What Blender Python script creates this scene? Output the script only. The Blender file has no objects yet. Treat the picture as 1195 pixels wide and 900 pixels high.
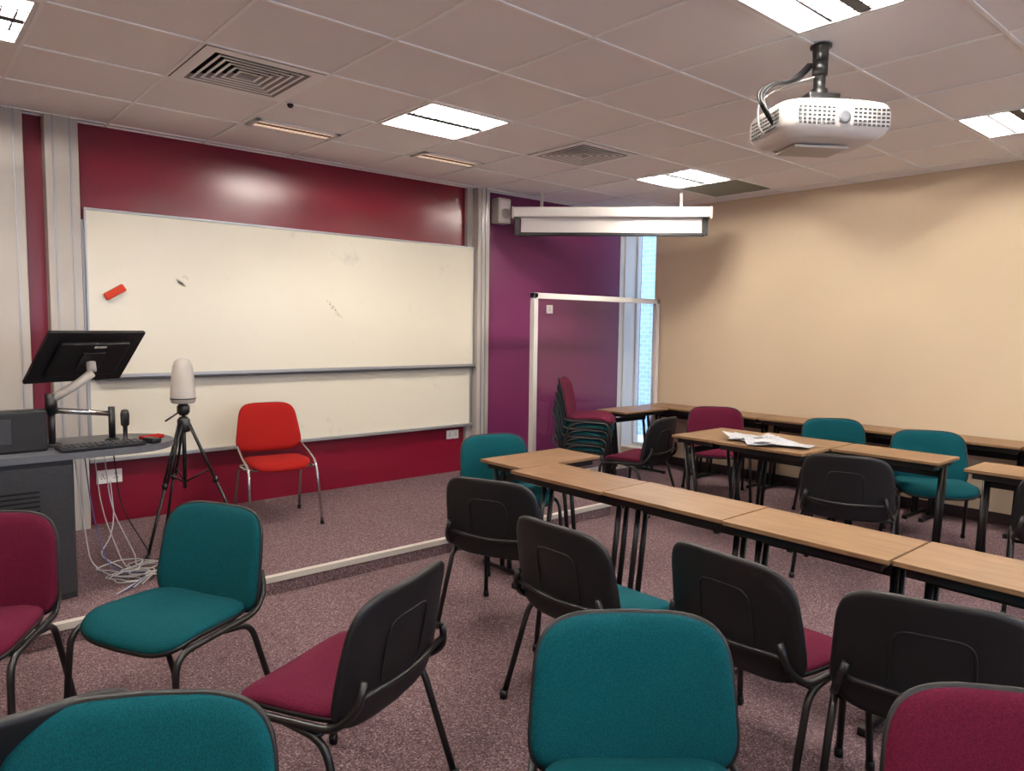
import bpy, bmesh, math, random
from mathutils import Vector, Matrix
random.seed(4)
S=bpy.context.scene
COL=S.collection
H=2.98; D=5.96; XW=6.98; XL=-1.43; YB=-2.208; PZ=.104; PY=4.07; PX=4.67

# ------------------------------------------------------------ materials
def lin(c):
    return tuple(((x/255)/12.92 if x/255<=.04045 else (((x/255)+.055)/1.055)**2.4) for x in c)+(1,)
def mat(name,rgb,rough=.6,metal=0,spec=.5,noise=None,bump=None,emis=None,coat=0):
    m=bpy.data.materials.new(name);m.use_nodes=True
    nt=m.node_tree;b=nt.nodes['Principled BSDF']
    b.inputs['Base Color'].default_value=lin(rgb)
    b.inputs['Roughness'].default_value=rough
    b.inputs['Metallic'].default_value=metal
    b.inputs['Specular IOR Level'].default_value=spec
    if coat: b.inputs['Coat Weight'].default_value=coat
    tc=nt.nodes.new('ShaderNodeTexCoord')
    if noise:
        scale,rgb2,lo,hi,detail=noise
        n=nt.nodes.new('ShaderNodeTexNoise');n.inputs['Scale'].default_value=scale;n.inputs['Detail'].default_value=detail
        r=nt.nodes.new('ShaderNodeValToRGB')
        r.color_ramp.elements[0].position=lo;r.color_ramp.elements[0].color=lin(rgb)
        r.color_ramp.elements[1].position=hi;r.color_ramp.elements[1].color=lin(rgb2)
        nt.links.new(tc.outputs['Object'],n.inputs['Vector']);nt.links.new(n.outputs['Fac'],r.inputs['Fac'])
        nt.links.new(r.outputs['Color'],b.inputs['Base Color'])
    if bump:
        scale,st=bump
        n=nt.nodes.new('ShaderNodeTexNoise');n.inputs['Scale'].default_value=scale;n.inputs['Detail'].default_value=3
        bp=nt.nodes.new('ShaderNodeBump');bp.inputs['Strength'].default_value=st;bp.inputs['Distance'].default_value=.01
        nt.links.new(tc.outputs['Object'],n.inputs['Vector']);nt.links.new(n.outputs['Fac'],bp.inputs['Height'])
        nt.links.new(bp.outputs['Normal'],b.inputs['Normal'])
    if emis:
        b.inputs['Emission Color'].default_value=lin(emis[0]);b.inputs['Emission Strength'].default_value=emis[1]
    return m

M={}
M['teal']=mat('teal_fabric',(0,56,64),.9,noise=(260,(0,73,80),.35,.65,3),bump=(420,.25),spec=.15)
M['maroonf']=mat('maroon_fabric',(70,10,33),.9,noise=(260,(90,18,45),.35,.65,3),bump=(420,.25),spec=.15)
M['redf']=mat('red_fabric',(134,12,10),.85,noise=(260,(152,22,17),.35,.65,3),bump=(420,.2),spec=.2)
M['blackp']=mat('black_plastic',(13,13,16),.5,spec=.4,bump=(500,.12))
M['blackm']=mat('black_metal',(12,12,14),.4)
M['chrome']=mat('brushed_chrome',(200,200,200),.22,metal=1)
M['white']=mat('white_plastic',(214,210,206),.45)
M['offwhite']=mat('offwhite_plastic',(188,182,174),.5)
M['grey']=mat('grey_metal',(176,172,168),.45,bump=(30,.05))
M['column']=mat('column_paint',(166,159,152),.5,noise=(2,(174,167,160),.3,.7,2))
M['alu']=mat('aluminium',(160,160,162),.38,metal=.6)
M['dark']=mat('dark_void',(12,12,13),.9)
M['darkgrey']=mat('dark_grey_laminate',(34,34,38),.5,noise=(60,(42,42,46),.3,.7,2))
M['worktop']=mat('grey_worktop',(88,90,96),.4)
M['paper']=mat('paper',(196,198,203),.8,noise=(60,(156,158,166),.56,.68,4))
M['orange']=mat('orange_felt',(185,50,22),.8)
M['smudge']=mat('marker_smudge',(130,127,122),.8,noise=(60,(214,208,192),.42,.58,4))
M['smudge2']=mat('dry_wipe_ghosting',(188,184,172),.6,noise=(40,(216,210,194),.42,.6,4))
M['cab_white']=mat('white_cable',(180,180,186),.5)
M['cab_blue']=mat('blue_cable',(60,80,130),.5)
M['tile']=mat('ceiling_tile_paint',(243,240,240),.9,noise=(1.1,(247,244,243),.3,.7,3),bump=(260,.18),spec=.2)
M['tbar']=mat('ceiling_grid_paint',(250,250,249),.5)
M['greytile']=mat('grey_ceiling_panel',(130,134,124),.8,bump=(150,.2))
M['fixture']=mat('luminaire_white',(225,225,225),.35)
M['louvre']=mat('luminaire_louvre',(46,46,48),.5,spec=.2)
M['tube']=mat('fluorescent_tube',(255,255,255),.5,emis=((255,246,234),455))
M['slotlamp']=mat('slot_lamp',(255,255,255),.5,emis=((255,205,160),.8))
M['cream']=mat('cream_wall_paint',(207,186,158),.62,noise=(.8,(212,192,164),.3,.7,2),bump=(140,.06),spec=.35)
M['maroon']=mat('maroon_wall_paint',(108,8,34),.28,noise=(1.2,(115,11,38),.3,.7,2),bump=(60,.03))
M['purple']=mat('purple_wall_paint',(106,32,80),.42,noise=(1.2,(112,38,86),.3,.7,2),bump=(90,.05))  # maroon wall near the slit window, bluish daylight mixed into its base colour
M['plaster']=mat('white_plaster',(225,225,225),.7,bump=(60,.05))
M['skirt']=mat('dark_skirting',(44,30,32),.5)
M['asphalt']=mat('outdoor_paving',(170,170,170),.9,noise=(8,(140,140,142),.3,.7,4))
# carpet
def carpet():
    m=mat('speckled_carpet',(120,80,90),.97,spec=.1)
    nt=m.node_tree;b=nt.nodes['Principled BSDF'];tc=nt.nodes['Texture Coordinate']
    v=nt.nodes.new('ShaderNodeTexVoronoi');v.inputs['Scale'].default_value=170
    w=nt.nodes.new('ShaderNodeTexWhiteNoise');w.noise_dimensions='3D'
    nt.links.new(tc.outputs['Object'],v.inputs['Vector']);nt.links.new(v.outputs['Position'],w.inputs['Vector'])
    r=nt.nodes.new('ShaderNodeValToRGB');r.color_ramp.interpolation='CONSTANT'
    cols=[(0,(78,60,64)),(.18,(105,84,88)),(.5,(117,96,99)),(.74,(92,72,77)),(.88,(144,124,125))]
    e=r.color_ramp.elements
    e[0].position=0;e[0].color=lin(cols[0][1]);e[1].position=cols[1][0];e[1].color=lin(cols[1][1])
    for p,c in cols[2:]:
        x=e.new(p);x.color=lin(c)
    nt.links.new(w.outputs['Value'],r.inputs['Fac']);
    n=nt.nodes.new('ShaderNodeTexNoise');n.inputs['Scale'].default_value=1.4;n.inputs['Detail'].default_value=3
    mx=nt.nodes.new('ShaderNodeMix');mx.data_type='RGBA';mx.blend_type='MULTIPLY';mx.inputs[0].default_value=.3
    r2=nt.nodes.new('ShaderNodeValToRGB');r2.color_ramp.elements[0].position=.3;r2.color_ramp.elements[1].position=.7
    r2.color_ramp.elements[0].color=(.7,.7,.7,1)
    nt.links.new(tc.outputs['Object'],n.inputs['Vector']);nt.links.new(n.outputs['Fac'],r2.inputs['Fac'])
    nt.links.new(r.outputs['Color'],mx.inputs[6]);nt.links.new(r2.outputs['Color'],mx.inputs[7])
    nt.links.new(mx.outputs[2],b.inputs['Base Color'])
    bp=nt.nodes.new('ShaderNodeBump');bp.inputs['Strength'].default_value=.35;bp.inputs['Distance'].default_value=.005
    nt.links.new(v.outputs['Distance'],bp.inputs['Height']);nt.links.new(bp.outputs['Normal'],b.inputs['Normal'])
    return m
M['carpet']=carpet()
def wood():
    m=mat('oak_laminate',(188,140,92),.42)
    nt=m.node_tree;b=nt.nodes['Principled BSDF'];tc=nt.nodes['Texture Coordinate']
    mp=nt.nodes.new('ShaderNodeMapping');mp.inputs['Scale'].default_value=(2.0,28,28)
    n=nt.nodes.new('ShaderNodeTexNoise');n.inputs['Scale'].default_value=2.2;n.inputs['Detail'].default_value=6;n.inputs['Distortion'].default_value=.5
    r=nt.nodes.new('ShaderNodeValToRGB');r.color_ramp.elements[0].position=.3;r.color_ramp.elements[1].position=.72
    r.color_ramp.elements[0].color=lin((120,90,62));r.color_ramp.elements[1].color=lin((148,116,84))
    nt.links.new(tc.outputs['Object'],mp.inputs['Vector']);nt.links.new(mp.outputs[0],n.inputs['Vector'])
    nt.links.new(n.outputs['Fac'],r.inputs['Fac']);nt.links.new(r.outputs['Color'],b.inputs['Base Color'])
    return m
M['wood']=wood()
def board():
    m=mat('whiteboard_enamel',(226,220,204),.28)
    nt=m.node_tree;b=nt.nodes['Principled BSDF'];tc=nt.nodes['Texture Coordinate']
    n=nt.nodes.new('ShaderNodeTexNoise');n.inputs['Scale'].default_value=2.6;n.inputs['Detail'].default_value=7;n.inputs['Roughness'].default_value=.65
    r=nt.nodes.new('ShaderNodeValToRGB');r.color_ramp.elements[0].position=.64;r.color_ramp.elements[1].position=.74
    r.color_ramp.elements[0].color=lin((212,206,189));r.color_ramp.elements[1].color=lin((194,189,175))
    nt.links.new(tc.outputs['Object'],n.inputs['Vector']);nt.links.new(n.outputs['Fac'],r.inputs['Fac']);nt.links.new(r.outputs['Color'],b.inputs['Base Color'])
    return m
M['board']=board()
def brick():
    m=mat('grey_brick',(120,125,140),.9)
    nt=m.node_tree;b=nt.nodes['Principled BSDF'];tc=nt.nodes['Texture Coordinate']
    sx=nt.nodes.new('ShaderNodeSeparateXYZ');cx=nt.nodes.new('ShaderNodeCombineXYZ')
    t=nt.nodes.new('ShaderNodeTexBrick');t.inputs['Scale'].default_value=3.2
    t.inputs['Color1'].default_value=lin((104,128,146));t.inputs['Color2'].default_value=lin((116,140,156));t.inputs['Mortar'].default_value=lin((140,162,176))
    nt.links.new(tc.outputs['Object'],sx.inputs[0]);nt.links.new(sx.outputs['Y'],cx.inputs['X']);nt.links.new(sx.outputs['Z'],cx.inputs['Y'])
    nt.links.new(cx.outputs[0],t.inputs['Vector']);nt.links.new(t.outputs['Color'],b.inputs['Base Color'])
    return m
M['brick']=brick()
def glassm():
    m=bpy.data.materials.new('clear_glass');m.use_nodes=True
    nt=m.node_tree;nt.nodes.clear()
    o=nt.nodes.new('ShaderNodeOutputMaterial');mx=nt.nodes.new('ShaderNodeMixShader');mx.inputs[0].default_value=.05
    a=nt.nodes.new('ShaderNodeBsdfTransparent');g=nt.nodes.new('ShaderNodeBsdfGlossy');g.inputs['Roughness'].default_value=.02
    nt.links.new(a.outputs[0],mx.inputs[1]);nt.links.new(g.outputs[0],mx.inputs[2]);nt.links.new(mx.outputs[0],o.inputs[0])
    return m
M['glass']=glassm()

# ------------------------------------------------------------ mesh builder
class MB:
    def __init__(s): s.v=[];s.f=[];s.m=[];s.s=[];s.mats=[]
    def mi(s,k):
        if k not in s.mats:s.mats.append(k)
        return s.mats.index(k)
    def add(s,vs,fs,k,smooth=True,X=None):
        o=len(s.v);i=s.mi(k)
        for p in vs:
            p=Vector(p)
            s.v.append(X@p if X else p)
        for f in fs:
            s.f.append([a+o for a in f]);s.m.append(i);s.s.append(smooth)
    def bm(s,bm,k,smooth,X=None):
        bm.verts.ensure_lookup_table()
        for i,v in enumerate(bm.verts): v.index=i
        s.add([v.co.copy() for v in bm.verts],[[v.index for v in f.verts] for f in bm.faces],k,smooth,X);bm.free()
    def box(s,c,d,k,bev=0,X=None,seg=2):
        b=bmesh.new();bmesh.ops.create_cube(b,size=1)
        for v in b.verts: v.co=Vector((v.co.x*d[0],v.co.y*d[1],v.co.z*d[2]))
        if bev: bmesh.ops.bevel(b,geom=list(b.edges),offset=bev,segments=seg,affect='EDGES',profile=.6)
        T=Matrix.Translation(c)
        s.bm(b,k,False,(X@T) if X else T)
    def b2(s,lo,hi,k,bev=0,X=None):
        s.box([(a+b)/2 for a,b in zip(lo,hi)],[b-a for a,b in zip(lo,hi)],k,bev,X)
    def tube(s,pts,r,k,n=10,X=None,flat=1.0,closed=False):
        pts=[Vector(p) for p in pts];N=len(pts);vs=[];fs=[]
        prev=None
        for i,p in enumerate(pts):
            if closed: t=(pts[(i+1)%N]-pts[i-1]).normalized()
            else: t=(pts[min(i+1,N-1)]-pts[max(i-1,0)]).normalized()
            if prev is None:
                a=Vector((0,0,1)) if abs(t.z)<.9 else Vector((1,0,0))
                u=t.cross(a).normalized()
            else: u=(prev-t*prev.dot(t)).normalized()
            prev=u;w=t.cross(u)
            rr=r[i] if isinstance(r,(list,tuple)) else r
            for j in range(n):
                q=2*math.pi*j/n
                vs.append(p+u*math.cos(q)*rr+w*math.sin(q)*rr*flat)
        for i in range(N if closed else N-1):
            for j in range(n):
                a=i*n+j;b=i*n+(j+1)%n;i2=(i+1)%N
                fs.append([a,b,i2*n+(j+1)%n,i2*n+j])
        if not closed:
            fs.append(list(range(n))[::-1]);fs.append([(N-1)*n+j for j in range(n)])
        s.add(vs,fs,k,True,X)
    def lathe(s,prof,k,n=24,X=None,smooth=True):
        vs=[];fs=[]
        for (r,z) in prof:
            for j in range(n):
                q=2*math.pi*j/n;vs.append((r*math.cos(q),r*math.sin(q),z))
        for i in range(len(prof)-1):
            for j in range(n):
                fs.append([i*n+j,i*n+(j+1)%n,(i+1)*n+(j+1)%n,(i+1)*n+j])
        fs.append(list(range(n))[::-1]);fs.append([(len(prof)-1)*n+j for j in range(n)])
        s.add(vs,fs,k,smooth,X)
    def pad(s,a,b,layers,k,fn,pw=4.5,n=48,X=None):
        """rounded-rectangle cushion; layers=(inset,height) list; fn maps (x,y,z)->point"""
        vs=[];fs=[]
        def ring(ins,z):
            aa=max(a-ins,0.0);bb=max(b-ins,0.0)
            for j in range(n):
                q=2*math.pi*j/n;c=math.cos(q);d=math.sin(q)
                vs.append(fn(aa*math.copysign(abs(c)**(2/pw),c),bb*math.copysign(abs(d)**(2/pw),d),z))
        for ins,z in layers: ring(ins,z)
        L=len(layers)
        for i in range(L-1):
            for j in range(n):
                fs.append([i*n+j,i*n+(j+1)%n,(i+1)*n+(j+1)%n,(i+1)*n+j])
        vs.append(fn(0,0,layers[0][1]));vs.append(fn(0,0,layers[-1][1]))
        for j in range(n):
            fs.append([L*n,(j+1)%n,j]);fs.append([L*n+1,(L-1)*n+j,(L-1)*n+(j+1)%n])
        s.add(vs,fs,k,True,X)
    def merge(s,o,X):
        off=len(s.v)
        for p in o.v:s.v.append(X@p)
        for f,m,sm in zip(o.f,o.m,o.s):
            s.f.append([a+off for a in f]);s.m.append(s.mi(o.mats[m]));s.s.append(sm)
    def mesh(s,name):
        me=bpy.data.meshes.new(name);me.from_pydata([tuple(p) for p in s.v],[],s.f)
        for k in s.mats: me.materials.append(M[k])
        me.polygons.foreach_set('material_index',s.m);me.polygons.foreach_set('use_smooth',s.s)
        me.update();
        b=bmesh.new();b.from_mesh(me);bmesh.ops.recalc_face_normals(b,faces=b.faces);b.to_mesh(me);b.free()
        return me
    def obj(s,name,loc=(0,0,0),rz=0):
        return place(s.mesh(name),name,loc,rz)
def place(me,name,loc=(0,0,0),rz=0):
    o=bpy.data.objects.new(name,me);o.location=loc;o.rotation_euler=(0,0,math.radians(rz));COL.objects.link(o);return o
def fillet(pts,r,n=5):
    pts=[Vector(p) for p in pts];out=[pts[0]]
    for i in range(1,len(pts)-1):
        p=pts[i];a=pts[i-1]-p;b=pts[i+1]-p
        k=min(r,a.length*.48,b.length*.48)
        A=p+a.normalized()*k;B=p+b.normalized()*k
        for j in range(n+1):
            t=j/n;out.append((1-t)**2*A+2*t*(1-t)*p+t*t*B)
    out.append(pts[-1]);return out
def RZ(a): return Matrix.Rotation(math.radians(a),4,'Z')
def T(x,y,z): return Matrix.Translation((x,y,z))

# ------------------------------------------------------------ room shell
b=MB();b.b2((XL-.2,YB-.2,-.12),(XW+.35,D+.3,0),'carpet');b.obj('floor')
b=MB()
b.b2((XL+.002,PY,0.0005),(PX,D-.002,PZ),'carpet')
b.obj('platform')
b=MB()
b.b2((XL+.002,PY-.012,PZ-.03),(PX+.012,PY,PZ+.004),'offwhite')
b.b2((XL+.002,PY,PZ+.0005),(PX+.012,PY+.03,PZ+.004),'offwhite')
b.b2((PX,PY,PZ-.03),(PX+.012,D-.01,PZ+.004),'offwhite')
b.b2((PX-.03,PY+.03,PZ+.0005),(PX,D-.01,PZ+.004),'offwhite')
b.obj('trim_1')
b=MB();b.b2((XL-.2,D,0),(4.72,D+.25,H+.35),'maroon');b.b2((4.72,D,0),(XW+.35,D+.25,H+.35),'purple');b.obj('wall_front')
# right wall with tall slit window at far corner (Y 5.48..5.92)
WY0,WY1=5.47,5.93
b=MB();b.b2((XW,YB-.2,0),(XW+.3,WY0,H+.35),'cream')
b.b2((XW,WY0,0),(XW+.3,WY1,.12),'cream');b.b2((XW,WY0,2.96),(XW+.3,WY1,H+.35),'cream');b.b2((XW,WY1,0),(XW+.3,D,H+.35),'plaster');b.obj('wall_right')
b=MB()
for (lo,hi) in [((XW+.2,WY0,.12),(XW+.26,WY0+.03,2.96)),((XW+.2,WY1-.03,.12),(XW+.26,WY1,2.96)),((XW+.2,WY0+.03,.12),(XW+.26,WY1-.03,.16)),((XW+.2,WY0+.03,2.92),(XW+.26,WY1-.03,2.96))]:
    b.b2(lo,hi,'white',.004)
b.b2((XW+.225,WY0+.03,.16),(XW+.231,WY1-.03,2.92),'glass');b.obj('window_1')
b=MB();b.b2((XW-.07,D-.006,0),(XW-.001,D-.0005,H-.012),'plaster',.001);b.obj('trim_3')
b=MB();b.b2((XL-.2,YB-.2,0),(XL,D,H+.35),'cream');b.obj('wall_left')
# rear wall with unseen windows added as daylight fill (behind the camera)
fill_wins=[(-.6,1.2),(2.0,3.8),(4.6,6.4)];wz0,wz1=1.0,2.5
b=MB();b.b2((XL,YB-.2,0),(XW,YB,wz0),'cream');b.b2((XL,YB-.2,wz1),(XW,YB,H+.35),'cream')
px=XL
for a,c in fill_wins: b.b2((px,YB-.2,wz0),(a,YB,wz1),'cream');px=c
b.b2((px,YB-.2,wz0),(XW,YB,wz1),'cream');b.obj('wall_back')
for i,(a,c) in enumerate(fill_wins):
    b=MB()
    for lo,hi in [((a,YB-.14,wz0),(a+.05,YB-.09,wz1)),((c-.05,YB-.14,wz0),(c,YB-.09,wz1)),((a+.05,YB-.14,wz0),(c-.05,YB-.09,wz0+.05)),((a+.05,YB-.14,wz1-.05),(c-.05,YB-.09,wz1)),(((a+c)/2-.025,YB-.14,wz0+.05),((a+c)/2+.025,YB-.09,wz1-.05))]: b.b2(lo,hi,'white',.004)
    b.obj('window_%d'%(i+2))
    la=bpy.data.lights.new('window_portal','AREA');la.shape='RECTANGLE';la.size=c-a;la.size_y=wz1-wz0;la.cycles.is_portal=True
    lo=bpy.data.objects.new('window_portal',la);lo.location=((a+c)/2,YB-.16,(wz0+wz1)/2);lo.rotation_euler=(math.radians(90),0,0);COL.objects.link(lo)
la=bpy.data.lights.new('window_portal','AREA');la.shape='RECTANGLE';la.size=2.84;la.size_y=.46;la.cycles.is_portal=True
lo=bpy.data.objects.new('window_portal',la);lo.location=(XW+.27,(WY0+WY1)/2,1.54)
lo.rotation_euler=Matrix(((0,0,1),(0,1,0),(-1,0,0))).to_euler();COL.objects.link(lo)
b=MB();b.b2((XW-.015,YB,0),(XW,WY0,.1),'skirt',.003);b.obj('baseboard_right')
b=MB();b.b2((XL,YB,0),(XL+.015,PY,.1),'skirt',.003);b.obj('baseboard_left')
# exterior
b=MB();b.b2((10.2,-2,-.5),(10.5,16,7),'brick');b.obj('neighbouring_brick_building')
b=MB();b.b2((XW+.4,-2,-.6),(10.2,16,-.3),'asphalt');b.b2((-8,-14,-.6),(14,YB-.25,-.3),'asphalt');b.obj('ground_outside')
su=bpy.data.lights.new('sun','SUN');su.energy=7;su.angle=.02;su.color=(.74,.9,1)  # bluish sun lamp added to brighten the brick wall outside
so=bpy.data.objects.new('sun',su);so.rotation_euler=Vector((.6,-.1,-.8)).to_track_quat('-Z','Y').to_euler();so.location=(-2,8,9);COL.objects.link(so)

# ceiling grid
TX,TY=.68,.672
xs=[XL]+[1.29+TX*k for k in range(-3,9)]+[XW]
ys=[YB]+[3.84+TY*k for k in range(-8,4)]+[D]
xs=sorted(set(round(x,4) for x in xs));ys=sorted(set(round(y,4) for y in ys))
def cell(x,y):
    i=max(k for k in range(len(xs)-1) if xs[k]<=x+.01);j=max(k for k in range(len(ys)-1) if ys[k]<=y+.01);return (i,j)
lights=[(x,y) for x in (-.07,2.65,5.37) for y in (3.84,1.152,-1.536)]  # row behind the camera is unseen, added as fill light
vents=[(1.29,3.84),(4.01,3.84),(1.29,-1.536)]
holes={cell(x,y) for x,y in lights+vents}
dark=cell(6.05,3.84)
b=MB()
slots=[(2.0,2.63),(3.36,3.98)]
for i in range(len(xs)-1):
    for j in range(len(ys)-1):
        if (i,j) in holes: continue
        x0,x1,y0,y1=xs[i],xs[i+1],ys[j],ys[j+1]
        b.add([(x0,y0,H),(x1,y0,H),(x1,y1,H),(x0,y1,H)],[[0,1,2,3]],'greytile' if (i,j)==dark else 'tile',False)
b.b2((XL-.2,YB-.2,H+.3),(XW+.3,D+.25,H+.36),'dark')
b.obj('ceiling')
b=MB()
for x in xs[1:-1]: b.b2((x-.009,YB,H-.008),(x+.009,D,H-.001),'tbar')
for y in ys[1:-1]:
    b.b2((XL,y-.009,H-.0085),(XW,y+.009,H-.0015),'tbar')
b.b2((XL,D-.025,H-.008),(XW,D,H-.001),'tbar');b.b2((XW-.025,YB,H-.008),(XW,D,H-.001),'tbar')
b.obj('trim_2')
# luminaires
def luminaire():
    b=MB();w,d=TX/2-.012,TY/2-.012
    z0=-.003
    for (lo,hi) in [((-w,-d,z0-.008),(w,-d+.02,z0)),((-w,d-.02,z0-.008),(w,d,z0)),((-w,-d+.02,z0-.008),(-w+.02,d-.02,z0)),((w-.02,-d+.02,z0-.008),(w,d-.02,z0))]: b.b2(lo,hi,'fixture')
    for sgn in (-1,1):
        prof=[(d-.02,0),(d-.05,.045),(d-.10,.07),(.14,.08),(.0,.085)]
        vs=[];fs=[]
        for (y,z) in prof:
            vs+= [(-w+.02,sgn*y,z),(w-.02,sgn*y,z)]
        for i in range(len(prof)-1): fs.append([2*i,2*i+1,2*i+3,2*i+2])
        b.add(vs,fs,'fixture',True)
    for sgn in (-1,1): b.b2((sgn*w-(.02 if sgn>0 else 0),-d+.02,0),(sgn*w+(.02 if sgn<0 else 0),d-.02,.085),'fixture')
    b.b2((-w,-d,.1),(w,d,.105),'fixture')
    for y in (-.085,.085): b.tube([(-w+.03,y,.020),(w-.03,y,.020)],.013,'tube',n=8)
    b.b2((-w+.02,-.03,-.006),(w-.02,.03,.006),'louvre')
    for yy in(-.15,.15): b.b2((-w+.02,yy-.007,-.006),(w-.02,yy+.007,-.002),'louvre')
    for k in range(10):
        x=-w+.06+k*(2*w-.12)/9
        for sg in(-1,1): b.b2((x-.0045,min(sg*.03,sg*.145),-.006),(x+.0045,max(sg*.03,sg*.145),-.002),'louvre')
    return b.mesh('ceiling_light')
lm=luminaire()
for x,y in lights: place(lm,'ceiling_light',(x+TX/2,y+TY/2,H))
def vent():
    b=MB();w=TX/2-.012
    def frame(o,i,z0,z1,k):
        vs=[(-o,-o,z0),(o,-o,z0),(o,o,z0),(-o,o,z0),(-i,-i,z1),(i,-i,z1),(i,i,z1),(-i,i,z1)]
        fs=[[a,(a+1)%4,4+(a+1)%4,4+a] for a in range(4)]
        b.add(vs,fs,k,False)
    frame(w,w-.05,-.012,-.012,'tbar')
    o=w-.05
    while o>.04:
        frame(o,o-.016,-.012,-.012,'tbar');frame(o-.016,o-.030,-.012,.02,'grey');o-=.042
    b.b2((-w,-w,.06),(w,w,.065),'dark');
    return b.mesh('ceiling_vent')
vm=vent()
for x,y in vents: place(vm,'ceiling_vent',(x+TX/2,y+TY/2,H))
for x0,x1 in slots:
    b=MB();y0,y1=-.1,.1;w=(x1-x0)/2
    for (lo,hi) in [((-w,y0,-.014),(w,y0+.035,0)),((-w,y1-.035,-.014),(w,y1,0)),((-w,y0,-.014),(-w+.035,y1,0)),((w-.035,y0,-.014),(w,y1,0))]: b.b2(lo,hi,'fixture',.002)
    b.b2((-w+.02,y0+.02,-.004),(w-.02,y1-.02,-.001),'slotlamp')
    b.b2((-w+.03,-.012,-.012),(w-.03,.012,-.004),'worktop')
    b.obj('wall_washer_light',((x0+x1)/2,5.07,H-.001))
b=MB();b.lathe([(.02,0),(.02,-.008),(.014,-.02),(.006,-.024)],'blackp',20);b.obj('ceiling_sensor',(2.03,4.5,H-.009))

# columns
def column(x0,x1,y0,z1=H-.012,z0=PZ+.001,fl=0):
    b=MB();b.b2((x0+fl,y0,z0),(x1,D-.001,z1),'column',.006)
    if fl: b.b2((x0,D-.05,z0),(x0+fl,D-.001,z1),'column',.003)
    b.b2((x0+fl+.045,y0-.008,z0),(x0+fl+.055,y0+.002,z1),'alu');b.b2((x1-.055,y0-.008,z0),(x1-.045,y0+.002,z1),'alu')
    b.obj('steel_column')
column(.90,1.10,5.84);column(4.52,4.735,5.82,fl=.065);column(.5,.78,5.84)

# whiteboard
b=MB();y=D;X1=4.578
b.b2((1.12,D-.065,.60),(X1-.02,D-.053,1.3),'board');
for (lo,hi) in [((1.11,D-.07,.59),(1.135,D-.055,2.3)),((X1-.03,D-.07,.59),(X1-.002,D-.052,1.3))]: b.b2(lo,hi,'alu',.002)
b.b2((1.11,D-.10,.575),(X1-.002,D-.052,.600),'alu',.004)
b.b2((1.135,y-.09,1.2),(X1,y-.08,2.37),'board')
b.b2((1.13,y-.095,2.365),(X1+.002,y-.066,2.383),'alu',.003);b.b2((1.13,y-.095,1.185),(X1+.002,y-.066,1.21),'alu',.003)
b.b2((1.125,y-.095,1.185),(1.138,y-.066,2.383),'alu',.003);b.b2((X1-.010,y-.095,1.185),(X1+.003,y-.066,2.383),'alu',.003)
b.b2((1.16,y-.135,1.168),(X1-.01,y-.066,1.187),'darkgrey',.004)
# dry-wipe scribbles and smudges lying on the enamel
yy=y-.0908
def stroke(p,q,w,k='smudge'):
    (x0,z0),(x1,z1)=p,q;L=math.hypot(x1-x0,z1-z0);nx,nz=-(z1-z0)/L*w,(x1-x0)/L*w
    b.add([(x0+nx,yy,z0+nz),(x1+nx,yy,z1+nz),(x1-nx,yy,z1-nz),(x0-nx,yy,z0-nz)],[[0,1,2,3]],k,False)
rr=random.Random(7)
for k in range(8):
    a=2.95+.014*k;stroke((a,1.80-.018*k+rr.uniform(-.01,.01)),(a+.06,1.77-.018*k),.0035)
for k in range(4):
    a=1.72+rr.uniform(0,.10);c=1.92+rr.uniform(-.04,.04);stroke((a,c),(a+.06,c-.03),.010,'smudge2')
for k in range(14):
    a=rr.uniform(2.0,4.2);c=rr.uniform(1.4,2.2);stroke((a,c),(a+rr.uniform(.02,.06),c+rr.uniform(-.05,.05)),.0015,'smudge2')
b.obj('whiteboard')
b=MB();b.box((0,0,0),(.15,.035,.055),'orange',.012,X=Matrix.Rotation(math.radians(-32),4,'Y'))
b.box((0,.018,0),(.14,.012,.048),'blackp',.004,X=Matrix.Rotation(math.radians(-32),4,'Y'))
b.obj('board_eraser',(1.30,5.8425,1.80))
# sockets / switch / speakers
def plate(name,x,z,w,h,k='white',y=D,extra=2):
    b=MB();b.box((0,-.006,0),(w,.012,h),k,.004)
    for i in range(extra):
        cx=(i-(extra-1)/2)*w*.5
        b.box((cx,-.014,h*.18),(w*.1,.006,h*.18),'offwhite',.002)
        for dx in(-.012,.012): b.box((cx+dx,-.0125,-h*.12),(.006,.002,.008),'dark')
        b.box((cx,-.0125,0.0),(.004,.002,.012),'dark')
    b.obj(name,(x,y,z))
plate('wall_socket',4.38,.49,.15,.09);plate('wall_socket',1.25,.45,.17,.1);plate('light_switch',5.72,1.79,.095,.095,extra=1)
def speaker(x,z):
    b=MB();b.box((0,-.07,0),(.17,.13,.26),'offwhite',.02);b.box((0,-.137,0),(.13,.008,.21),'white',.003)
    b.lathe([(.045,0),(.05,.004),(.04,.006),(.015,.003),(.0,.006)],'offwhite',24,X=T(0,-.14,-.03)@Matrix.Rotation(math.pi/2,4,'X'))
    b.obj('wall_speaker',(x,D,z))
speaker(4.94,2.78);speaker(.42,2.72)

# projection screen (diagonal across the corner)
b=MB();L=1.98
b.box((0,0,.0),(L,.13,.10),'white',.012)
for s in(-1,1): b.box((s*(L/2),0,-.005),(.025,.14,.12),'offwhite',.01)
b.box((0,.0,-.12),(L-.16,.004,.17),'white')
b.box((0,0,-.218),(L-.10,.035,.036),'blackm',.006)
for s in(-1,1):
    b.box((s*(L/2-.04),0.02,-.13),(.05,.03,.19),'blackm',.004)
    b.box((s*.7,0,.118),(.03,.03,.15),'grey')
b.obj('projection_screen',(5.67,5.03,2.755),-45.6)

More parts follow.
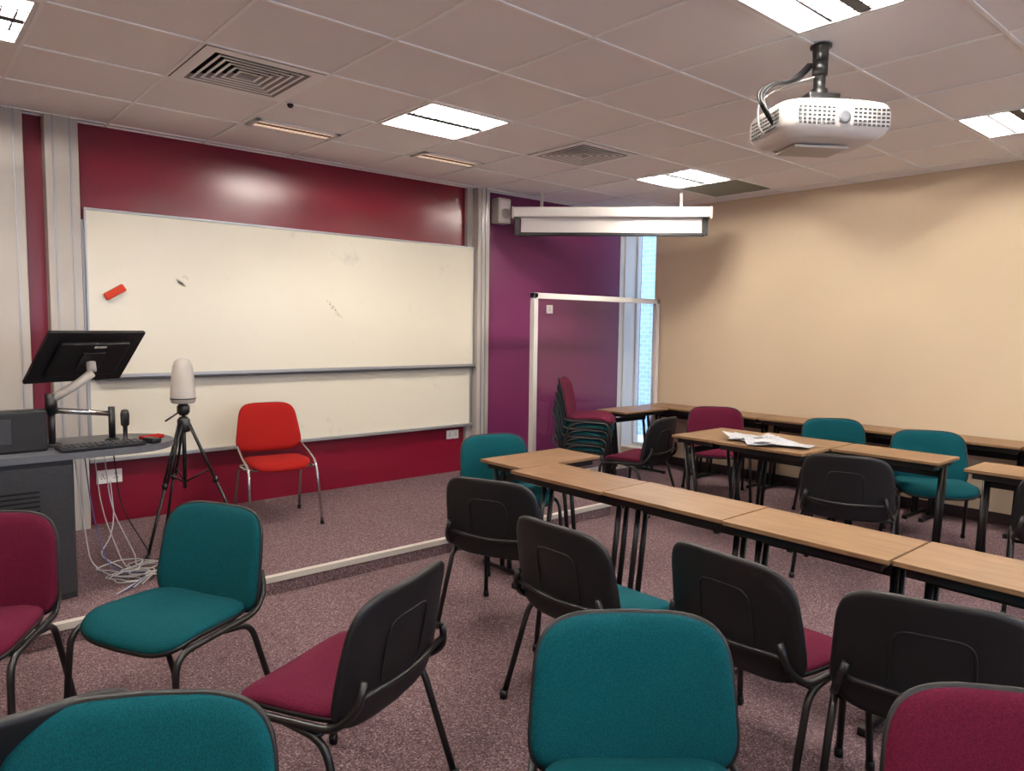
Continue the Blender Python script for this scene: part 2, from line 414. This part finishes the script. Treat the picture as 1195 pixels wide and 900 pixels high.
# projector
def projector():
    b=MB()
    w,d,h=.56,.44,.15
    def fn(x,y,z): return Vector((x,y,z+.014*math.cos(y*5)))
    b.pad(d/2,w/2,[(.03,.080),(.012,.075),(.003,.06),(0,.035),(.0,-.02),(.02,-.055),(.05,-.078),(.08,-.086)],'white',fn,pw=6,n=64)
    for y0 in (-.225,.045):
        for i in range(8):
            for j in range(5):
                b.box((-d/2-.0005,y0+.023*i,.044-.018*j),(.004,.014,.009),'darkgrey')
    b.lathe([(.028,0),(.03,.003),(.02,.004),(.0,.003)],'worktop',20,X=T(-d/2,-.01,.005)@Matrix.Rotation(-math.pi/2,4,'Y'))
    for i in range(12):
        for j in range(5):
            b.box((-.15+.024*i,w/2+.0005,.040-.018*j),(.016,.004,.010),'darkgrey')
    b.box((.05,0,-.088),(.2,.28,.014),'offwhite',.006)
    b.lathe([(.055,0),(.055,.04),(.047,.05),(.04,.045),(.03,.03)],'blackp',32,X=T(d/2-.01,.08,.0)@Matrix.Rotation(math.pi/2,4,'Y'))
    b.box((0,0,.115),(.24,.2,.018),'blackm',.004)
    for x in(-.1,.1):
        for y in(-.08,.08): b.box((x,y,.10),(.02,.02,.04),'blackm')
    b.box((0,0,.14),(.12,.16,.05),'blackm',.008)
    b.lathe([(.04,.15),(.04,.19),(.028,.2),(.028,.26),(.036,.26),(.036,.34)],'blackm',20)
    b.lathe([(.036,.33),(.036,.345),(.038,.385),(.05,.39),(.05,.40)],'blackm',24)
    for k,(dx,dy) in enumerate([(0,0),(.012,.012),(-.01,.02),(.02,.03)]):
        b.tube(fillet([(.02,.02+dy,.32),(-.02+dx,.12+dy,.22),(-.06+dx,.26+dy,.19),(-.1,.34+dy,.12),(-.13+dx,.32,.03),(-.1,.282,-.01)],.08),.006,'blackp',8)
    b.tube(fillet([(0,.03,.25),(0,.2,.2),(-.05,.34,.1),(-.06,.33,-.02),(-.02,.282,-.04)],.09),.005,'grey',8)
    return b
projector().obj('ceiling_projector',(3.53,1.80,H-.010-.40),56)

# framed glass partition next to window
b=MB();fy=5.38;x0,x1=4.93,6.93;zt=1.93;t=.055
b.b2((x0,fy-.03,0.0),(x0+t,fy+.03,zt),'white',.004);b.b2((x1-t,fy-.03,0.0),(x1,fy+.03,zt),'white',.004)
b.b2((x0,fy-.03,zt-t),(x1,fy+.03,zt),'white',.004);b.b2((x0+t,fy-.03,.0),(x1-t,fy+.03,t),'white',.004)
b.b2((x0+t,fy-.003,t),(x1-t,fy+.003,zt-t),'glass')
b.obj('glass_partition')

# ------------------------------------------------------------ chairs
WS=1.15
def chair_mb(fab):
    b=MB()
    def seat(x,y,z):
        zz=.455+z+.02*x-.035*max(0,(x-.08)/.13)**2*1.0+.2*y*y
        yy=y*(1+.06*(x/.2))
        return Vector((x,yy,zz))
    b.pad(.222,.225*WS,[(.12,.024),(.06,.022),(.025,.017),(.008,.008),(0,-.004),(.002,-.018)],fab,seat)
    b.pad(.220,.223*WS,[(.0,-.012),(-.004,-.018),(.0,-.03),(.03,-.045),(.08,-.048)],'blackp',seat)
    def back(y,z,t):
        lean=math.radians(11)
        yy=y*(1-.05*(z/.19))
        x=-.25+t+.5*y*y-(z-.02)*math.tan(lean)-.18*z*z
        return Vector((x,yy,.618+z))
    b.pad(.232*WS,.204,[(.1,.022),(.05,.021),(.022,.017),(.008,.010),(.001,.0),(.001,-.006)],fab,back)
    b.pad(.232*WS+.006,.210,[(.004,.0),(.0,-.002),(.0,-.010),(.006,-.018),(.02,-.021),(.06,-.022),(.1,-.022)],'blackp',back)
    pts=[]
    for j in range(40):
        q=2*math.pi*j/40;c=math.cos(q);d=math.sin(q)
        pts.append(back(.11*math.copysign(abs(c)**.4,c),-.01+.11*math.copysign(abs(d)**.4,d),-.0215))
    b.tube(pts,.0035,'blackp',6,closed=True)
    for s in(-1,1):
        s*=WS
        p=fillet([(.235,s*.245,.012),(.205,s*.235,.42),(-.19,s*.232,.435),(-.262,s*.215,.50),(-.268,s*.195,.58)],.07,7)
        b.tube(p,.0125,'blackm',10)
        p=fillet([(-.285,s*.25,.012),(-.16,s*.232,.40),(-.02,s*.232,.425)],.06,6)
        b.tube(p,.0125,'blackm',10)
        for (x,y) in((.236,s*.2455),(-.286,s*.2505)): b.lathe([(.016,0),(.017,.02),(.015,.035)],'blackp',12,X=T(x,y,0))
    b.tube([(.13,-.235*WS,.415),(.13,.235*WS,.415)],.010,'blackm',8)
    b.tube([(-.13,-.235*WS,.405),(-.13,.235*WS,.405)],.010,'blackm',8)
    b.tube(fillet([(-.262,-.2*WS,.53),(-.275,0,.51),(-.262,.2*WS,.53)],.1),.010,'blackm',8)
    return b
CT=chair_mb('teal');CM=chair_mb('maroonf')
mt=CT.mesh('stacking_chair_teal');mm=CM.mesh('stacking_chair_maroon')
chairs=[(.81,2.965,206,'t'),(.165,3.27,240,'m'),(1.09,2.11,115,'m'),(.235,1.33,238,'t'),(.15,1.95,90,'m'),(1.32,1.01,230,'t'),(1.57,.26,215,'m'),
(2.52,.82,18,'t'),(2.45,1.35,-5,'m'),(2.25,2.0,0,'t'),(2.54,2.91,22,'m'),(3.21,3.70,258,'t'),(5.06,4.12,100,'m'),(6.02,3.92,220,'m'),
(6.07,2.76,222,'t'),(5.9,1.98,212,'t'),(4.75,2.09,18,'t'),(5.05,.98,15,'t')]
for x,y,a,c in chairs: place(mt if c=='t' else mm,'stacking_chair',(x,y,0),a)
b=MB()
for k in range(5):
    b.merge(CM if k==4 else CT,T(.012*k,0,.072*k))
b.obj('chair_stack',(5.11,4.79,0),-55)

# red chair
b=MB()
def rseat(x,y,z): return Vector((x,y,.45+z+.03*x-.03*max(0,(x-.08)/.13)**2+.2*y*y))
b.pad(.215,.225,[(.12,.028),(.06,.026),(.025,.02),(.006,.01),(0,-.006),(.006,-.02),(.05,-.024)],'redf',rseat,pw=4)
def rback(y,z,t): return Vector((-.235+t+.5*y*y-z*.2-.25*z*z,y*(1-.12*z/.18),.685+z))
b.pad(.235,.185,[(.1,.02),(.05,.019),(.02,.014),(.004,.006),(0,-.004),(.006,-.014),(.03,-.018),(.1,-.018)],'redf',rback,pw=5)
for s in(-1,1):
    b.tube(fillet([(.27,s*.26,.01),(.19,s*.245,.44),(.05,s*.25,.485),(-.2,s*.235,.56),(-.262,s*.15,.60)],.09,7),.011,'chrome',10)
    b.tube(fillet([(-.27,s*.25,.01),(-.17,s*.235,.40),(.17,s*.235,.425)],.05),.011,'chrome',10)
    for x,y in((.27,s*.26),(-.27,s*.25)): b.lathe([(.014,0),(.015,.02),(.013,.03)],'blackp',12,X=T(x,y,0))
b.tube([(-.262,-.15,.6),(-.268,0,.605),(-.262,.15,.6)],.011,'chrome',10)
for x in(-.12,.12): b.tube([(x,-.235,.415),(x,.235,.415)],.009,'chrome',8)
b.obj('red_chair',(2.23,5.26,PZ+.003),262)

# ------------------------------------------------------------ tables
TL,TW=.73,.40
def table_mesh():
    b=MB()   # length along X, depth along Y
    b.box((0,0,.71),(TL-.004,TW,.02),'wood',.003)
    b.box((0,0,.695),(TL-.04,TW-.04,.012),'blackm')
    for s in(-1,1): b.box((0,s*(TW/2-.045),.675),(TL-.08,.025,.035),'blackm',.003)
    for s in(-1,1):
        x=s*(TL/2-.06)
        b.box((x,0,.675),(.03,TW-.07,.03),'blackm',.003)
        b.box((x,0,.022),(.035,TW+.04,.028),'blackm',.008)
        for y in(-TW/2,TW/2): b.box((x,y,.006),(.04,.03,.012),'blackp',.003)
        b.tube([(x,-.03,.03),(x,-.11,.67)],.014,'blackm',8,flat=1.2)
        b.tube([(x,.04,.03),(x,-.04,.67)],.014,'blackm',8,flat=1.2)
    b.box((0,-.07,.60),(TL-.12,.012,.05),'blackm',.002)
    return b.mesh('classroom_desk')
tm=table_mesh()
def desk(x,y,a=90): place(tm,'classroom_desk',(x,y,0),a)
xr=2.87+TW/2
for k in range(5): desk(xr+(.012 if k%2 else 0),3.305-TL*(k+.5)-.006*k)
desk(3.325,3.515,180)
desk(5.27,3.43,180)
desk(5.09-.0,2.86)
desk(5.50,2.86-.0,90) ;desk(5.50,2.12,90);desk(5.42,1.22,90);desk(5.42,.48,90)
for k in range(7): desk(6.75,5.3-TL*(k+.5)-.01*k,90)
desk(6.16,5.08,180)

# papers
b=MB()
for k,(x,y,a) in enumerate([(0,0,12),(.1,-.14,-18),(-.08,-.2,40),(.12,.1,65),(.02,-.34,5),(.03,-.1,80)]):
    X=T(x,y,.0015+.0014*k)@RZ(a)
    n=8;vs=[];fs=[]
    for i in range(n+1):
        for j in range(n+1):
            u=i/n-.5;v=j/n-.5
            vs.append((u*.21,v*.297,.06*max(0,(u+v)-.3)+.035*max(0,-u-.1)**1.3+.012*max(0,math.sin(v*6+k))*abs(u)))
    for i in range(n):
        for j in range(n): fs.append([i*(n+1)+j,(i+1)*(n+1)+j,(i+1)*(n+1)+j+1,i*(n+1)+j+1])
    b.add(vs,fs,'paper',True,X)
b.obj('paper_sheets',(5.12,3.06,.721))

# ------------------------------------------------------------ lectern
b=MB();z0=PZ+.003
b.b2((-.35,4.42,z0),(.76,4.98,.86),'darkgrey',.008)
b.b2((-.34,4.408,z0+.03),(.2,4.42,.83),'darkgrey',.004);b.b2((.21,4.408,z0+.03),(.75,4.42,.83),'darkgrey',.004)
for zz in [.60,.625,.65,.675,.70]: b.b2((.42,4.402,zz),(.60,4.41,zz+.01),'dark')
b.b2((.759,4.5,.25),(.765,4.9,.7),'blackp',.002)
vs=[];N=14
out=[(-.4,4.36),(.95,4.36)]
for i in range(N+1):
    q=-math.pi/2+math.pi*i/N;out.append((1.02+.30*math.cos(q),4.66+.30*math.sin(q)))
out+=[(-.4,5.0)]
n=len(out)
vs=[(x,y,.865) for x,y in out]+[(x,y,.90) for x,y in out]
b.add(vs,[list(range(n))[::-1],list(range(n,2*n))]+[[i,(i+1)%n,n+(i+1)%n,n+i] for i in range(n)],'worktop',False)
lect=b.obj('lectern')
b=MB();b.b2((-.1,4.5,.901),(.66,4.60,1.12),'blackp',.012);b.b2((0,4.495,.95),(.5,4.5,1.08),'darkgrey',.002);b.obj('equipment_box')
# monitor on arm
b=MB()
R=Matrix.Rotation(math.radians(42),4,'X')
X=T(.89,4.70,1.39)@RZ(22)@R
w,h=.56,.38
b.box((0,0,0),(w,.022,h),'blackp',.006,X=X)
b.box((0,.0125,0),(w-.03,.002,h-.03),'dark',X=X)
b.box((0,-.022,0),(w*.72,.03,h*.66),'blackp',.012,X=X)
b.box((0,-.041,.0),(.13,.012,.13),'blackm',.004,X=X)
b.box((.02,-.040,.105),(.07,.002,.012),'offwhite',X=X)
P=X@Vector((0,-.05,0))
b.tube([P,P+Vector((.0,-.02,-.05))],.025,'grey',12)
e=P+Vector((0,-.02,-.06))
b.tube(fillet([e,(.80,4.62,1.22),(.70,4.64,1.16)],.05),.024,'offwhite',12)
b.tube([(.70,4.64,1.19),(.70,4.64,1.08)],.03,'blackm',14)
b.tube([(.70,4.64,1.10),(1.0,4.66,1.06)],.016,'chrome',10);b.tube([(1.0,4.66,1.10),(1.0,4.66,.90)],.018,'blackm',12)
b.tube([(.70,4.64,1.1),(.70,4.64,.90)],.018,'blackm',12)
b.lathe([(.05,0),(.05,.01),(.03,.02)],'blackm',20,X=T(.70,4.66,.90))
b.lathe([(.04,0),(.04,.01),(.025,.02)],'blackm',20,X=T(1.0,4.66,.90))
b.obj('computer_monitor',(0,0,.0015))
b=MB();b.box((0,0,.012),(.42,.14,.018),'blackp',.005)
for i in range(14):
    for j in range(4): b.box((-.185+.0285*i,-.048+.03*j,.024),(.022,.023,.008),'darkgrey',.002)
b.obj('keyboard',(.90,4.45,.901),4)
b=MB();b.lathe([(.03,0),(.03,.01),(.012,.02),(.012,.09),(.022,.10),(.024,.16),(.018,.185),(0.002,.19)],'blackp',20);b.obj('desk_microphone',(1.05,4.58,.901))
b=MB();b.box((0,0,.012),(.13,.06,.022),'redf',.008);b.obj('red_marker_case',(1.2,4.62,.901),20)
b=MB();b.box((0,0,.016),(.06,.1,.03),'blackp',.012);b.obj('computer_mouse',(1.16,4.47,.901),20)

# tripod + conference camera
b=MB();cx,cy=0,0
for a in(95,215,335):
    q=math.radians(a);ft=(.36*math.cos(q),.36*math.sin(q),.012);mid=(.19*math.cos(q),.19*math.sin(q),.43);top=(.03*math.cos(q),.03*math.sin(q),.82)
    n_=Vector((-math.sin(q),math.cos(q),0))*.012
    for s in(-1,1): b.tube([Vector(mid)+n_*s,Vector(top)+n_*s],.009,'blackm',8)
    b.tube([ft,mid],.010,'blackm',8);b.lathe([(.012,0),(.014,.01),(.012,.03)],'blackp',10,X=T(ft[0],ft[1],0))
    b.lathe([(.016,-.02),(.02,0),(.016,.02)],'blackm',10,X=T(*mid))
    b.tube([(0,0,.42),(.15*math.cos(q),.15*math.sin(q),.50)],.006,'blackm',6)
b.lathe([(.013,.38),(.013,.92)],'blackm',14);b.lathe([(.035,.76),(.04,.78),(.04,.84),(.025,.86)],'blackm',18)
b.lathe([(.025,.87),(.04,.89),(.04,.93),(.02,.95)],'blackm',18);b.tube([(0,0,.91),(-.12,-.02,.84)],.006,'blackm',8)
b.lathe([(.055,.95),(.072,.955),(.078,.98),(.076,1.03),(.070,1.12),(.062,1.19),(.050,1.225),(.030,1.244),(.005,1.25)],'offwhite',28)
b.lathe([(.079,.978),(.080,.982),(.079,.986)],'darkgrey',28)
b.obj('tripod_conference_camera',(1.51,5.05,PZ+.003))

# cables
def cable(pts,r,k,b): b.tube(fillet(pts,.12,6),r,k,6)
b=MB();g=PZ+.012
for i in range(7):
    cx,cy=1.02+.16*random.random(),4.55+.2*random.random();R0=.07+.06*random.random()
    pts=[(cx+R0*(1+.25*math.sin(3*q+i))*math.cos(q),cy+R0*1.1*math.sin(q),g+.006*i+.004*math.sin(2*q)) for q in [2*math.pi*t/28 for t in range(28)]]
    b.tube(pts,.0035,random.choice(['cab_white','cab_white','grey','cab_blue']),6,closed=True)
for i in range(5):
    x=.82+.05*i
    cable([(x,4.75,.85),(x+.02,4.7,.5),(x+.06+.03*i,4.72,.18),(x+.15,4.6+.05*i,g+.002*i),(x+.3,4.5+.06*i,g+.002*i),(x+.1,4.3+.03*i,g)],.0035,['cab_white','cab_blue','grey','cab_white','blackp'][i],b)
cable([(1.25,D-.03,.42),(1.22,5.7,.2),(1.15,5.5,g),(1.0,5.1,g),(1.05,4.75,g)],.004,'cab_white',b)
b.obj('floor_cables')

# ------------------------------------------------------------ world, camera
w=bpy.data.worlds.new('world');S.world=w;w.use_nodes=True
bg=w.node_tree.nodes['Background'];bg.inputs[0].default_value=lin((192,214,248));bg.inputs[1].default_value=6
f,yaw,pitch,roll=851.6,.8551,.0803,.0129
fw=Vector((math.cos(yaw)*math.cos(pitch),math.sin(yaw)*math.cos(pitch),-math.sin(pitch)))
r=fw.cross(Vector((0,0,1))).normalized();u=r.cross(fw)
r2=r*math.cos(roll)+u*math.sin(roll);u2=-r*math.sin(roll)+u*math.cos(roll)
c=bpy.data.cameras.new('camera');c.sensor_width=36;c.lens=f/1195*36;c.clip_start=.02
co=bpy.data.objects.new('camera',c)
m=Matrix((r2,u2,-fw)).transposed().to_4x4();m.translation=Vector((0,0,1.5888));co.matrix_world=m
COL.objects.link(co);S.camera=co
S.view_settings.view_transform='Standard'
